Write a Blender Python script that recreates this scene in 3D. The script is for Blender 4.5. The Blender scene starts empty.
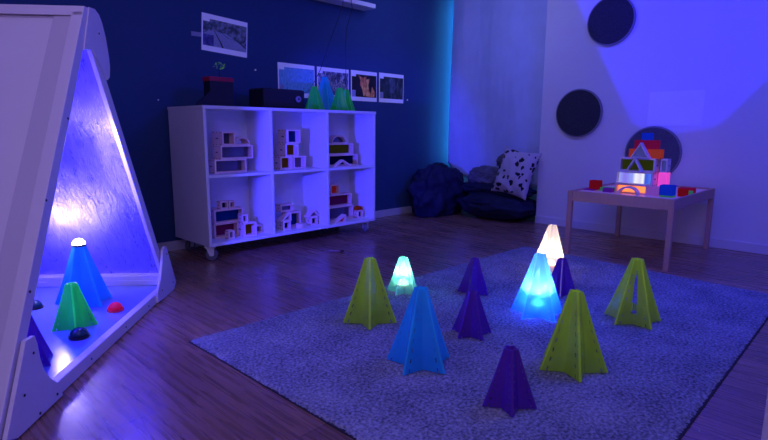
import bpy, bmesh, math, random
from mathutils import Vector, Matrix, noise
random.seed(7)
SC = bpy.context.scene
COL = SC.collection
PI = math.pi

# ------------------------------------------------------------------ helpers
def tag(o, label=None, cat=None, group=None, kind=None):
    if label: o['label'] = label
    if cat: o['category'] = cat
    if group: o['group'] = group
    if kind: o['kind'] = kind
    return o

def empty(name, loc=(0, 0, 0), rz=0.0):
    o = bpy.data.objects.new(name, None)
    o.empty_display_size = 0.05
    COL.objects.link(o)
    o.location = loc
    o.rotation_euler = (0, 0, rz)
    return o

def link(name, me, mats, parent=None, loc=(0, 0, 0), rz=0.0, smooth=False):
    if not isinstance(mats, (list, tuple)): mats = [mats]
    for m in mats: me.materials.append(m)
    if smooth:
        for p in me.polygons: p.use_smooth = True
    o = bpy.data.objects.new(name, me)
    COL.objects.link(o)
    o.location = loc
    o.rotation_euler = (0, 0, rz)
    if parent is not None: o.parent = parent
    return o

class MB:
    """collects shapes for ONE mesh"""
    def __init__(s):
        s.v = []; s.f = []; s.mi = []
    def add(s, vs, fs, mi=0):
        b = len(s.v)
        s.v += [tuple(p) for p in vs]
        s.f += [tuple(i + b for i in f) for f in fs]
        s.mi += [mi] * len(fs)
        return s
    def box(s, x0, x1, y0, y1, z0, z1, mi=0, M=None):
        vs = [Vector(p) for p in [(x0,y0,z0),(x1,y0,z0),(x1,y1,z0),(x0,y1,z0),(x0,y0,z1),(x1,y0,z1),(x1,y1,z1),(x0,y1,z1)]]
        if M: vs = [M @ p for p in vs]
        return s.add(vs, [(0,3,2,1),(4,5,6,7),(0,1,5,4),(1,2,6,5),(2,3,7,6),(3,0,4,7)], mi)
    def prism(s, poly, a, b, fn, mi=0):
        """poly 2D, extruded from a to b, fn(p,q,w)->3D"""
        n = len(poly)
        vs = [fn(p[0], p[1], a) for p in poly] + [fn(p[0], p[1], b) for p in poly]
        fs = [tuple(range(n)), tuple(range(2*n-1, n-1, -1))]
        fs += [(i, i+n, (i+1) % n + n, (i+1) % n) for i in range(n)]
        return s.add(vs, fs, mi)
    def ring(s, outer, inner, a, b, fn, mi=0):
        n = len(outer)
        vs = [fn(*p, a) for p in outer] + [fn(*p, a) for p in inner] + [fn(*p, b) for p in outer] + [fn(*p, b) for p in inner]
        fs = []
        for i in range(n):
            j = (i+1) % n
            fs += [(i, j, j+n, i+n), (i+2*n, i+3*n, j+3*n, j+2*n), (i, i+2*n, j+2*n, j), (i+n, j+n, j+3*n, i+3*n)]
        return s.add(vs, fs, mi)
    def tube(s, pts, r, seg=8, mi=0):
        pts = [Vector(p) for p in pts]; b = []
        for i, p in enumerate(pts):
            d = (pts[min(i+1, len(pts)-1)] - pts[max(i-1, 0)]).normalized()
            x = d.orthogonal().normalized(); y = d.cross(x)
            rr = r[i] if isinstance(r, (list, tuple)) else r
            b += [p + (x*math.cos(2*PI*k/seg) + y*math.sin(2*PI*k/seg)) * rr for k in range(seg)]
        fs = []
        for i in range(len(pts)-1):
            for k in range(seg):
                a0 = i*seg+k; a1 = i*seg+(k+1) % seg
                fs.append((a0, a1, a1+seg, a0+seg))
        fs += [tuple(range(seg))[::-1], tuple(range((len(pts)-1)*seg, len(pts)*seg))]
        return s.add(b, fs, mi)
    def lathe(s, prof, seg=24, M=None, mi=0):
        vs = []
        for r, z in prof:
            vs += [Vector((r*math.cos(2*PI*k/seg), r*math.sin(2*PI*k/seg), z)) for k in range(seg)]
        if M: vs = [M @ p for p in vs]
        fs = []
        for i in range(len(prof)-1):
            for k in range(seg):
                a0 = i*seg+k; a1 = i*seg+(k+1) % seg
                fs.append((a0, a1, a1+seg, a0+seg))
        fs += [tuple(range(seg))[::-1], tuple(range((len(prof)-1)*seg, len(prof)*seg))]
        return s.add(vs, fs, mi)
    def mesh(s, name='m', bevel=0.0):
        me = bpy.data.meshes.new(name)
        me.from_pydata(s.v, [], s.f)
        for p, m in zip(me.polygons, s.mi): p.material_index = m
        bm = bmesh.new(); bm.from_mesh(me)
        bmesh.ops.remove_doubles(bm, verts=bm.verts, dist=1e-6)
        bmesh.ops.recalc_face_normals(bm, faces=bm.faces)
        if bevel > 0:
            ed = [e for e in bm.edges if len(e.link_faces) == 2 and e.calc_face_angle(0) > 0.6]
            bmesh.ops.bevel(bm, geom=ed, offset=bevel, segments=2, affect='EDGES', profile=0.6, clamp_overlap=True)
        bm.to_mesh(me); bm.free()
        return me

XYZ = lambda p, q, w: (p, w, q)      # polygon in xz, extruded along y

# ------------------------------------------------------------------ materials
def newmat(name):
    m = bpy.data.materials.new(name); m.use_nodes = True
    nt = m.node_tree; nt.nodes.clear()
    return m, nt, nt.nodes.new('ShaderNodeOutputMaterial')

def principled(name, col, rough=0.6, metal=0.0, spec=0.5, emis=None, estr=0.0, noise_amt=0.0, nscale=20, bump=0.0, bscale=60, trans=0.0, stretch=(1,1,1)):
    m, nt, out = newmat(name)
    b = nt.nodes.new('ShaderNodeBsdfPrincipled')
    b.inputs['Base Color'].default_value = (*col, 1)
    b.inputs['Roughness'].default_value = rough
    b.inputs['Metallic'].default_value = metal
    b.inputs['Specular IOR Level'].default_value = spec
    b.inputs['Transmission Weight'].default_value = trans
    if emis:
        b.inputs['Emission Color'].default_value = (*emis, 1); b.inputs['Emission Strength'].default_value = estr
    tc = nt.nodes.new('ShaderNodeTexCoord'); mp = nt.nodes.new('ShaderNodeMapping')
    mp.inputs['Scale'].default_value = stretch
    nt.links.new(tc.outputs['Object'], mp.inputs['Vector'])
    n = nt.nodes.new('ShaderNodeTexNoise'); n.inputs['Scale'].default_value = nscale; n.inputs['Detail'].default_value = 5
    nt.links.new(mp.outputs[0], n.inputs['Vector'])
    mx = nt.nodes.new('ShaderNodeMix'); mx.data_type = 'RGBA'
    k = max(noise_amt, 0.03)
    mx.inputs['A'].default_value = (*[c*(1-k) for c in col], 1)
    mx.inputs['B'].default_value = (*[min(1, c*(1+k)) for c in col], 1)
    nt.links.new(n.outputs['Fac'], mx.inputs['Factor'])
    nt.links.new(mx.outputs['Result'], b.inputs['Base Color'])
    if bump > 0:
        n2 = nt.nodes.new('ShaderNodeTexNoise'); n2.inputs['Scale'].default_value = bscale; n2.inputs['Detail'].default_value = 4
        nt.links.new(mp.outputs[0], n2.inputs['Vector'])
        bp = nt.nodes.new('ShaderNodeBump'); bp.inputs['Strength'].default_value = bump; bp.inputs['Distance'].default_value = 0.01
        nt.links.new(n2.outputs['Fac'], bp.inputs['Height']); nt.links.new(bp.outputs[0], b.inputs['Normal'])
    nt.links.new(b.outputs[0], out.inputs[0])
    return m

def emissive(name, col, strength):
    m, nt, out = newmat(name)
    e = nt.nodes.new('ShaderNodeEmission'); e.inputs[0].default_value = (*col, 1); e.inputs[1].default_value = strength
    nt.links.new(e.outputs[0], out.inputs[0]); return m

def cone_plastic(name, col, glow=0.0, clear=0.22, gcol=None):
    """translucent sheet plastic; dashed lacing slots beside the ridges come from the UVs"""
    m, nt, out = newmat(name); N = nt.nodes.new; L = nt.links.new
    # dashes
    uv = N('ShaderNodeUVMap'); uv.uv_map = 'UVMap'
    sp = N('ShaderNodeSeparateXYZ'); L(uv.outputs[0], sp.inputs[0])
    def math_(op, a, b=None):
        n = N('ShaderNodeMath'); n.operation = op
        for i, v in enumerate((a, b)):
            if v is None: continue
            if isinstance(v, (int, float)): n.inputs[i].default_value = v
            else: L(v, n.inputs[i])
        return n.outputs[0]
    d = N('ShaderNodeBsdfDiffuse'); d.inputs[0].default_value = (*col, 1)
    t = N('ShaderNodeBsdfTranslucent'); t.inputs[0].default_value = (*col, 1)
    x1 = N('ShaderNodeMixShader'); x1.inputs[0].default_value = 0.55; L(d.outputs[0], x1.inputs[1]); L(t.outputs[0], x1.inputs[2])
    tr = N('ShaderNodeBsdfTransparent'); tr.inputs[0].default_value = (*[min(1, c*0.8+0.12) for c in col], 1)
    x2 = N('ShaderNodeMixShader'); x2.inputs[0].default_value = clear; L(x1.outputs[0], x2.inputs[1]); L(tr.outputs[0], x2.inputs[2])
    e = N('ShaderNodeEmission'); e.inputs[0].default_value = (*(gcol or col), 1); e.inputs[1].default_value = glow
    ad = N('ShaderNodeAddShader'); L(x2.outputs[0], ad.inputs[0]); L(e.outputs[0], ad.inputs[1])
    hl = math_('ADD', math_('MULTIPLY', math_('LESS_THAN', sp.outputs[0], 0.05), 0.9), math_('ADD', math_('MULTIPLY', sp.outputs[1], 0.9), 0.55))  # ridge highlights and brighter tops painted into the glow
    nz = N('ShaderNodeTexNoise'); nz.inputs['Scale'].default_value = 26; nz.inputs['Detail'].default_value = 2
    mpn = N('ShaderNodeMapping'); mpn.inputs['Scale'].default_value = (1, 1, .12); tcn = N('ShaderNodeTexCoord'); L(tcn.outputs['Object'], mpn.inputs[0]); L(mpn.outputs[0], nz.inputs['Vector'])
    L(math_('MULTIPLY', math_('MULTIPLY', hl, math_('ADD', math_('MULTIPLY', nz.outputs['Fac'], 1.6), .2)), glow), e.inputs[1])  # upright sheen streaks painted into the glow with stretched noise
    g = N('ShaderNodeBsdfGlossy'); g.inputs['Roughness'].default_value = 0.16; g.inputs[0].default_value = (0.9, 0.9, 1, 1)
    fr = N('ShaderNodeFresnel'); fr.inputs[0].default_value = 1.5
    x3 = N('ShaderNodeMixShader'); L(fr.outputs[0], x3.inputs[0]); L(ad.outputs[0], x3.inputs[1]); L(g.outputs[0], x3.inputs[2])
    near = math_('LESS_THAN', math_('ABSOLUTE', math_('SUBTRACT', sp.outputs[0], 0.27)), 0.03)
    dash = math_('GREATER_THAN', math_('SINE', math_('MULTIPLY', sp.outputs[1], 52.0)), 0.25)
    lim = math_('LESS_THAN', sp.outputs[1], 0.82)
    msk = math_('MULTIPLY', math_('MULTIPLY', near, dash), lim)
    hole = N('ShaderNodeBsdfTransparent')
    x4 = N('ShaderNodeMixShader'); L(msk, x4.inputs[0]); L(x3.outputs[0], x4.inputs[1]); L(hole.outputs[0], x4.inputs[2])
    L(x4.outputs[0], out.inputs[0])
    return m

def acrylic(name, col, glow=0.0, clear=0.35):
    m, nt, out = newmat(name); N = nt.nodes.new; L = nt.links.new
    d = N('ShaderNodeBsdfDiffuse'); d.inputs[0].default_value = (*col, 1)
    t = N('ShaderNodeBsdfTranslucent'); t.inputs[0].default_value = (*col, 1)
    x1 = N('ShaderNodeMixShader'); x1.inputs[0].default_value = 0.6; L(d.outputs[0], x1.inputs[1]); L(t.outputs[0], x1.inputs[2])
    tr = N('ShaderNodeBsdfTransparent'); tr.inputs[0].default_value = (*col, 1)
    x2 = N('ShaderNodeMixShader'); x2.inputs[0].default_value = clear; L(x1.outputs[0], x2.inputs[1]); L(tr.outputs[0], x2.inputs[2])
    e = N('ShaderNodeEmission'); e.inputs[0].default_value = (*col, 1)
    nz = N('ShaderNodeTexNoise'); nz.inputs['Scale'].default_value = 25
    mm = N('ShaderNodeMath'); mm.operation = 'MULTIPLY'; mm.inputs[1].default_value = glow*2; L(nz.outputs['Fac'], mm.inputs[0]); L(mm.outputs[0], e.inputs[1])
    ad = N('ShaderNodeAddShader'); L(x2.outputs[0], ad.inputs[0]); L(e.outputs[0], ad.inputs[1])
    L(ad.outputs[0], out.inputs[0]); return m

M = {}
M['wall_navy'] = principled('wall_navy', (0.032, 0.075, 0.20), 0.7, noise_amt=0.08, nscale=3, bump=0.05, spec=0.2)
M['wall_white'] = principled('wall_white', (0.72, 0.70, 0.74), 0.75, noise_amt=0.05, nscale=2, bump=0.08, spec=0.25)
M['ceiling'] = principled('ceiling_white', (0.7, 0.7, 0.75), 0.9)
M['trim'] = principled('trim_white', (0.66, 0.64, 0.7), 0.5)
M['melamine'] = principled('white_melamine', (0.78, 0.76, 0.80), 0.45, noise_amt=0.03)
M['edge'] = principled('white_edge_band', (0.9, 0.88, 0.92), 0.4)
M['den_board'] = principled('den_board', (0.62, 0.57, 0.66), 0.5, noise_amt=0.05, nscale=4)
M['den_panel'] = principled('den_panel', (0.78, 0.72, 0.80), 0.4, noise_amt=0.04, nscale=3)
M['den_white'] = principled('den_white_edge', (0.74, 0.68, 0.76), 0.45)
M['den_floor'] = principled('den_floor', (0.20, 0.26, 0.6), 0.22, spec=0.6, noise_amt=0.04)
M['screw'] = principled('dark_screw', (0.03, 0.05, 0.06), 0.4, metal=0.8)
M['steel'] = principled('caster_steel', (0.75, 0.75, 0.8), 0.4, metal=0.3)
M['rubber'] = principled('grey_rubber', (0.12, 0.12, 0.15), 0.5)
M['black'] = principled('black_plastic', (0.008, 0.008, 0.014), 0.5)
M['lens'] = principled('lens_glass', (0.05, 0.05, 0.1), 0.2)
M['cable'] = principled('dark_cable', (0.02, 0.015, 0.05), 0.6)
M['birch'] = principled('birch_block', (0.85, 0.60, 0.58), 0.55, noise_amt=0.12, nscale=18, stretch=(1, 1, 5))
M['birch_grey'] = principled('block_rim_grey', (0.74, 0.66, 0.66), 0.55, noise_amt=0.1, nscale=18)
M['notch'] = principled('notch_dark', (0.12, 0.06, 0.07), 0.7)
M['table_wood'] = principled('table_wood', (0.50, 0.29, 0.24), 0.5, noise_amt=0.15, nscale=12, stretch=(6, 6, 1))
M['navy_cloth'] = principled('navy_cloth', (0.009, 0.011, 0.045), 0.75, noise_amt=0.25, nscale=9, bump=0.2, bscale=90, spec=0.3)
M['felt'] = principled('dark_felt', (0.045, 0.045, 0.06), 0.95, noise_amt=0.6, nscale=120, bump=0.5, bscale=200, spec=0.05)
M['felt_lit'] = principled('dark_felt_lit', (0.10, 0.10, 0.15), 0.95, noise_amt=0.6, nscale=120, bump=0.5, bscale=200, spec=0.05)  # paler copy of the dark felt, light put into its colour
M['felt_rim'] = principled('grey_disc_rim', (0.22, 0.22, 0.27), 0.8)
M['paper'] = principled('paper', (0.8, 0.8, 0.86), 0.6, emis=(.3, .3, 1), estr=.16)  # weak blue glow put in for the blacklight brightening of paper
M['tape'] = principled('grey_tape', (0.34, 0.36, 0.50), 0.5)
M['red'] = principled('red_plastic', (0.7, 0.02, 0.06), 0.25, emis=(0.5, 0.0, 0.04), estr=0.12)
M['marker'] = principled('pink_marker', (0.35, 0.18, 0.26), 0.5)

# --- laminate floor, boards run along Y
def floor_mat():
    m, nt, out = newmat('laminate_floor'); N = nt.nodes.new; L = nt.links.new
    tc = N('ShaderNodeTexCoord'); mp = N('ShaderNodeMapping'); mp.inputs['Rotation'].default_value = (0, 0, PI/2)
    L(tc.outputs['Object'], mp.inputs[0])
    br = N('ShaderNodeTexBrick'); br.offset = 0.37; br.offset_frequency = 2
    br.inputs['Scale'].default_value = 1.0; br.inputs['Brick Width'].default_value = 1.25; br.inputs['Row Height'].default_value = 0.13
    br.inputs['Mortar Size'].default_value = 0.0014; br.inputs['Mortar Smooth'].default_value = 0.3; br.inputs['Bias'].default_value = 0.0
    br.inputs['Color1'].default_value = (0.22, 0.11, 0.075, 1); br.inputs['Color2'].default_value = (0.34, 0.18, 0.12, 1); br.inputs['Mortar'].default_value = (0.045, 0.022, 0.022, 1)
    L(mp.outputs[0], br.inputs['Vector'])
    m2 = N('ShaderNodeMapping'); m2.inputs['Scale'].default_value = (22, 1.3, 1); L(tc.outputs['Object'], m2.inputs[0])
    n = N('ShaderNodeTexNoise'); n.inputs['Scale'].default_value = 2.4; n.inputs['Detail'].default_value = 7; n.inputs['Distortion'].default_value = 0.6; L(m2.outputs[0], n.inputs['Vector'])
    rp = N('ShaderNodeMapRange'); rp.inputs['From Min'].default_value = 0.3; rp.inputs['From Max'].default_value = 0.7; rp.inputs['To Min'].default_value = 0.62; rp.inputs['To Max'].default_value = 1.3
    L(n.outputs['Fac'], rp.inputs[0])
    mx = N('ShaderNodeMix'); mx.data_type = 'RGBA'; mx.blend_type = 'MULTIPLY'; mx.inputs['Factor'].default_value = 1.0
    L(br.outputs['Color'], mx.inputs['A']); L(rp.outputs[0], mx.inputs['B'])
    b = N('ShaderNodeBsdfPrincipled'); L(mx.outputs['Result'], b.inputs['Base Color'])
    b.inputs['Specular IOR Level'].default_value = 0.9
    r2 = N('ShaderNodeMapRange'); r2.inputs['To Min'].default_value = 0.2; r2.inputs['To Max'].default_value = 0.36; L(n.outputs['Fac'], r2.inputs[0]); L(r2.outputs[0], b.inputs['Roughness'])
    bp = N('ShaderNodeBump'); bp.inputs['Strength'].default_value = 0.12; bp.inputs['Distance'].default_value = 0.004; L(n.outputs['Fac'], bp.inputs['Height']); L(bp.outputs[0], b.inputs['Normal'])
    L(b.outputs[0], out.inputs[0]); return m
M['floor'] = floor_mat()

def rug_mat():
    m, nt, out = newmat('shag_rug'); N = nt.nodes.new; L = nt.links.new
    tc = N('ShaderNodeTexCoord')
    n = N('ShaderNodeTexNoise'); n.inputs['Scale'].default_value = 85; n.inputs['Detail'].default_value = 6; L(tc.outputs['Object'], n.inputs['Vector'])
    n2 = N('ShaderNodeTexNoise'); n2.inputs['Scale'].default_value = 5; n2.inputs['Detail'].default_value = 3; L(tc.outputs['Object'], n2.inputs['Vector'])
    ad = N('ShaderNodeMath'); ad.operation = 'ADD'; L(n.outputs['Fac'], ad.inputs[0])
    ml = N('ShaderNodeMath'); ml.operation = 'MULTIPLY'; ml.inputs[1].default_value = 0.35; L(n2.outputs['Fac'], ml.inputs[0]); L(ml.outputs[0], ad.inputs[1])
    cr = N('ShaderNodeValToRGB'); cr.color_ramp.elements[0].position = 0.5; cr.color_ramp.elements[0].color = (0.11, 0.12, 0.15, 1)
    cr.color_ramp.elements[1].position = 0.86; cr.color_ramp.elements[1].color = (0.42, 0.44, 0.50, 1)
    L(ad.outputs[0], cr.inputs[0])
    b = N('ShaderNodeBsdfPrincipled'); b.inputs['Roughness'].default_value = 0.95; b.inputs['Specular IOR Level'].default_value = 0.1
    L(cr.outputs[0], b.inputs['Base Color'])
    bp = N('ShaderNodeBump'); bp.inputs['Strength'].default_value = 0.8; bp.inputs['Distance'].default_value = 0.012; L(n.outputs['Fac'], bp.inputs['Height']); L(bp.outputs[0], b.inputs['Normal'])
    L(b.outputs[0], out.inputs[0]); return m
M['rug'] = rug_mat()

def mirror_mat():
    m, nt, out = newmat('brushed_acrylic_mirror'); N = nt.nodes.new; L = nt.links.new
    tc = N('ShaderNodeTexCoord'); mp = N('ShaderNodeMapping'); mp.inputs['Scale'].default_value = (1.0, 3.2, 1.0); mp.inputs['Rotation'].default_value = (0.5, 0.4, 0.6)
    L(tc.outputs['Object'], mp.inputs[0])
    n = N('ShaderNodeTexNoise'); n.inputs['Scale'].default_value = 9; n.inputs['Detail'].default_value = 8; n.inputs['Roughness'].default_value = 0.7; n.inputs['Distortion'].default_value = 1.4; L(mp.outputs[0], n.inputs['Vector'])
    rr = N('ShaderNodeMapRange'); rr.inputs['To Min'].default_value = 0.12; rr.inputs['To Max'].default_value = 0.5; L(n.outputs['Fac'], rr.inputs[0])
    bp = N('ShaderNodeBump'); bp.inputs['Strength'].default_value = 0.9; bp.inputs['Distance'].default_value = 0.012; L(n.outputs['Fac'], bp.inputs['Height'])
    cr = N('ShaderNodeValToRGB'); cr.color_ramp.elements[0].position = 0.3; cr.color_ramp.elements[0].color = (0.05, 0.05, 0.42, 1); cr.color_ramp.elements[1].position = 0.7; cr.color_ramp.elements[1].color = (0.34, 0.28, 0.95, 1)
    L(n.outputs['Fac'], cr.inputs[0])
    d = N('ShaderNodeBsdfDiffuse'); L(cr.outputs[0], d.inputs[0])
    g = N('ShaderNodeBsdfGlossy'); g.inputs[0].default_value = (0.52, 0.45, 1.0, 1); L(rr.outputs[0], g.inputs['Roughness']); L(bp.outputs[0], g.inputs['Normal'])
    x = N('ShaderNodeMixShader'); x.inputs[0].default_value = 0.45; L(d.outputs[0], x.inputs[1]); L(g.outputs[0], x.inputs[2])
    L(x.outputs[0], out.inputs[0]); return m
M['mirror'] = mirror_mat()

YEL = (0.38, 0.62, 0.06); BLU = (0.03, 0.42, 0.95); GRN = (0.03, 0.62, 0.16); PUR = (0.17, 0.03, 0.50)
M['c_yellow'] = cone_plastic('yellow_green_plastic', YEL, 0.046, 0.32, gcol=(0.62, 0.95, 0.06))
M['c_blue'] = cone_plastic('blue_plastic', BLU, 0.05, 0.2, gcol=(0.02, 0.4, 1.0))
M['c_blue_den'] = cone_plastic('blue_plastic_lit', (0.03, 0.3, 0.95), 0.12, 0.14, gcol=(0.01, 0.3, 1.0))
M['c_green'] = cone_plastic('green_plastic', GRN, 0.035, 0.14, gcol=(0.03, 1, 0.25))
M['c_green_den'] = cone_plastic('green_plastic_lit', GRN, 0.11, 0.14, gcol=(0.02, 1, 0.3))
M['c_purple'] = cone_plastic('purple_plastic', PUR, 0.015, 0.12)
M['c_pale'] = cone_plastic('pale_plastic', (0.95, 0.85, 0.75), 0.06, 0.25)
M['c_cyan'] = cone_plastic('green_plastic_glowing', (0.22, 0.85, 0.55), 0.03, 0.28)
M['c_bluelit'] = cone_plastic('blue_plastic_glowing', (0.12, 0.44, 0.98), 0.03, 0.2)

# ------------------------------------------------------------------ camera
f_px, pitch, yaw, roll = 533.09, 0.169565, 0.772733, 0.00639
fw = Vector((math.cos(yaw)*math.cos(pitch), math.sin(yaw)*math.cos(pitch), -math.sin(pitch)))
rt = Vector((math.sin(yaw), -math.cos(yaw), 0)); up = rt.cross(fw)
rt2 = math.cos(roll)*rt + math.sin(roll)*up; up2 = -math.sin(roll)*rt + math.cos(roll)*up
cam_d = bpy.data.cameras.new('camera'); cam = bpy.data.objects.new('camera', cam_d); COL.objects.link(cam)
mt = Matrix((rt2, up2, -fw)).transposed().to_4x4(); mt.translation = Vector((0, 0, 0.95)); cam.matrix_world = mt
cam_d.sensor_width = 36; cam_d.lens = f_px*36/768; cam_d.clip_start = 0.02
SC.camera = cam

# ------------------------------------------------------------------ setting
YW = 4.03; XW = 5.0; XA = 5.34; YA = 2.68; ZC = 2.6
def struct(name, me, mats, **k):
    o = link(name, me, mats, **k); o['kind'] = 'structure'; return o
struct('floor', MB().box(-2.6, 5.5, -2.2, 4.2, -0.1, 0).mesh(), M['floor'])
struct('ceiling', MB().box(-2.6, 5.5, -2.2, 4.2, ZC, ZC+0.1).mesh(), M['ceiling'])
struct('wall_back', MB().box(-2.6, 5.5, YW, YW+0.12, 0, ZC).mesh(), M['wall_navy'])
struct('wall_right', MB().box(XW, XW+0.5, -2.2, YA, 0, ZC).mesh(), M['wall_white'])
# alcove wall with a tall window opening
aw = MB()
aw.box(XA, XA+0.12, YA, YW, 0, 0.42); aw.box(XA, XA+0.12, YA, YW, 2.35, ZC)
aw.box(XA, XA+0.12, YA, YA+0.1, 0.42, 2.35); aw.box(XA, XA+0.12, YW-0.06, YW, 0.42, 2.35)
struct('wall_alcove', aw.mesh(), M['wall_white'])
wf = MB()
for a in ((YA+0.1, YA+0.15, 0.42, 2.35), (YW-0.11, YW-0.06, 0.42, 2.35), (YA+0.15, YW-0.11, 0.42, 0.47), (YA+0.15, YW-0.11, 2.3, 2.35), (3.32, 3.37, 0.47, 2.3)):
    wf.box(XA+0.03, XA+0.08, *a)
win = struct('window_1', wf.mesh(), M['trim'])
gl = MB().box(XA+0.05, XA+0.058, YA+0.15, YW-0.11, 0.47, 2.3).mesh()
link('window_pane', gl, acrylic('dusk_window_glass', (0.05, 0.75, 0.85), 0.12, 0.3), win)
struct('baseboard_back', MB().box(-2.6, 5.2, YW-0.014, YW, 0, 0.075).mesh(bevel=0.003), M['trim'])
struct('baseboard_right', MB().box(XW-0.014, XW, -2.2, YA, 0, 0.075).mesh(bevel=0.003), M['trim'])
pm = MB().box(0, 0.09, -.05, 0, 0, .52).box(0.012, 0.078, 0.0, 0.008, 0.0, .50).mesh(bevel=0.004)
struct('trim_1', pm, M['den_white'], loc=(1.15, 0.133, 0), rz=-0.80)

# ------------------------------------------------------------------ rug
def rug():
    c = [(1.017, 2.205), (3.86, 2.157), (3.73, 0.42), (1.03, 0.40)]
    nx, ny = 420, 260
    vs, fs = [], []
    for j in range(ny+1):
        for i in range(nx+1):
            a = i/nx; b = j/ny
            x = (1-a)*(1-b)*c[0][0] + a*(1-b)*c[1][0] + a*b*c[2][0] + (1-a)*b*c[3][0]
            y = (1-a)*(1-b)*c[0][1] + a*(1-b)*c[1][1] + a*b*c[2][1] + (1-a)*b*c[3][1]
            e = min(i, nx-i, j, ny-j)
            z = 0.012 if e > 0 else 0.004
            if e > 0:
                z += 0.0045*(noise.noise(Vector((x*55, y*55, 0))) + 0.6*noise.noise(Vector((x*110, y*110, 3)))) + random.uniform(-.0016, .0016)
                if e == 1: z -= 0.004
            jt = 0.004 if e < 2 else 0.0015
            vs.append((x + random.uniform(-jt, jt), y + random.uniform(-jt, jt), z))
    w = nx+1
    for j in range(ny):
        for i in range(nx):
            fs.append((j*w+i, (j+1)*w+i, (j+1)*w+i+1, j*w+i+1))
    me = bpy.data.meshes.new('rug'); me.from_pydata(vs, [], fs)
    o = link('shag_rug', me, M['rug'], smooth=True)
    bk = [(c[0][0]-.004, c[0][1]+.004), (c[1][0]+.004, c[1][1]+.004), (c[2][0]+.004, c[2][1]-.007), (c[3][0]-.004, c[3][1]-.007)]
    link('backing_shade', MB().prism(bk, .0005, .0045, lambda p, q, w: (p, q, w)).mesh(), principled('rug_backing_shade', (.02, .02, .03), .9), o)  # dark slab added past the edge, both backing and painted edge shadow
    tag(o, 'large grey shag rug on the wooden floor under the star cones', 'rug')
rug()

# ------------------------------------------------------------------ star cones
def cone_mesh(R, h, slit=None, top=0.2):
    nt_ = 12; rings = []; uvs = []
    vs = []; fs = []; fuv = []
    for j in range(nt_+1):
        t = j/nt_
        ro = R*(top + (1-top)*(0.9*(1-t) + 0.1*(1-t)**2))
        q = 0.50 + 0.24*t
        z = h*t
        for k in range(5):
            a = 2*PI*k/5
            w = 0.0035
            er = Vector((math.cos(a), math.sin(a), 0)); et = Vector((-math.sin(a), math.cos(a), 0))
            av = a + PI/5; V = Vector((math.cos(av), math.sin(av), 0))*ro*q
            an = a + 2*PI/5; er2 = Vector((math.cos(an), math.sin(an), 0)); et2 = Vector((-math.sin(an), math.cos(an), 0))
            Rm = er*ro - et*w; Rp = er*ro + et*w; Rn = er2*ro - et2*w
            pts = [Rm, Rp, Rp.lerp(V, .5), Rp.lerp(V, .82), V, Rn.lerp(V, .82), Rn.lerp(V, .5)]
            us = [0, 0, .5, .82, 1, .82, .5]
            for p, u in zip(pts, us):
                vs.append((p.x, p.y, z)); uvs.append((u, t))
    n = 35
    for j in range(nt_):
        t = (j+.5)/nt_
        for i in range(n):
            k, m_ = divmod(i, 7)
            if slit is not None and k == slit and m_ in (3, 4) and .16 < t < .82: continue
            if slit is not None and ((k == (slit+3) % 5 and m_ in (0, 1, 2)) or (k == (slit+2) % 5 and m_ in (5, 6))) and .16 < t < .7: continue
            i2 = (i+1) % n
            fs.append((j*n+i, j*n+i2, (j+1)*n+i2, (j+1)*n+i))
    # recessed star top
    b = len(vs)
    for s_, dz in ((.78, 0), (.7, -.012)):
        for i in range(n):
            x, y, z = vs[nt_*n+i]; vs.append((x*s_, y*s_, z+dz)); uvs.append((0, 1))
    for i in range(n):
        i2 = (i+1) % n
        fs.append((nt_*n+i, nt_*n+i2, b+i2, b+i)); fs.append((b+i, b+i2, b+n+i2, b+n+i))
    vs.append((0, 0, h-.012)); uvs.append((0, 1)); c = len(vs)-1
    for i in range(n): fs.append((b+n+i, b+n+(i+1) % n, c))
    me = bpy.data.meshes.new('star_cone'); me.from_pydata(vs, [], fs)
    ul = me.uv_layers.new(name='UVMap')
    for lp in me.loops: ul.data[lp.index].uv = uvs[lp.vertex_index]
    return me

def cone(x, y, z, az, size, mat, label, group=None, slit=None):
    R, h = {'L': (.138, .312), 'S': (.096, .201)}[size]
    o = link('star_cone', cone_mesh(R, h, slit, top=.2 if size == 'L' else .26), M[mat], loc=(x, y, z), rz=math.radians(az))
    return tag(o, label, 'cone', group)

ZR = 0.0175
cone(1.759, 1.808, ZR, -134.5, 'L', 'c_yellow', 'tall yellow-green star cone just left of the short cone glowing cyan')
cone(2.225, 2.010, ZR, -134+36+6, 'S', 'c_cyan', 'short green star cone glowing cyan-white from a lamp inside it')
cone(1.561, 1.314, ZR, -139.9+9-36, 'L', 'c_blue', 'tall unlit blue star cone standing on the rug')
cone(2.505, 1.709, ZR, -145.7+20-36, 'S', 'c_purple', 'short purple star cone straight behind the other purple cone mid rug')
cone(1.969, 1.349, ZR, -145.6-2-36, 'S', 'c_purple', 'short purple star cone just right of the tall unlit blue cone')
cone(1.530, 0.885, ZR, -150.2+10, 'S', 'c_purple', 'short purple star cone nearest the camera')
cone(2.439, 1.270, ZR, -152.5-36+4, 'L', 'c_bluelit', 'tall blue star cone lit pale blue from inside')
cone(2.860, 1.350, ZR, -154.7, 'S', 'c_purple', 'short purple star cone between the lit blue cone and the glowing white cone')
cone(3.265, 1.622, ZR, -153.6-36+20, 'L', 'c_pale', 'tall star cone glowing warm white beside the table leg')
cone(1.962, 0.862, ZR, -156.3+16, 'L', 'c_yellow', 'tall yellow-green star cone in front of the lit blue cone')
cone(2.690, 0.885, ZR, -162-36+3, 'L', 'c_yellow', 'tall yellow-green star cone with a see-through slit, at the right of the rug', slit=0)
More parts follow.
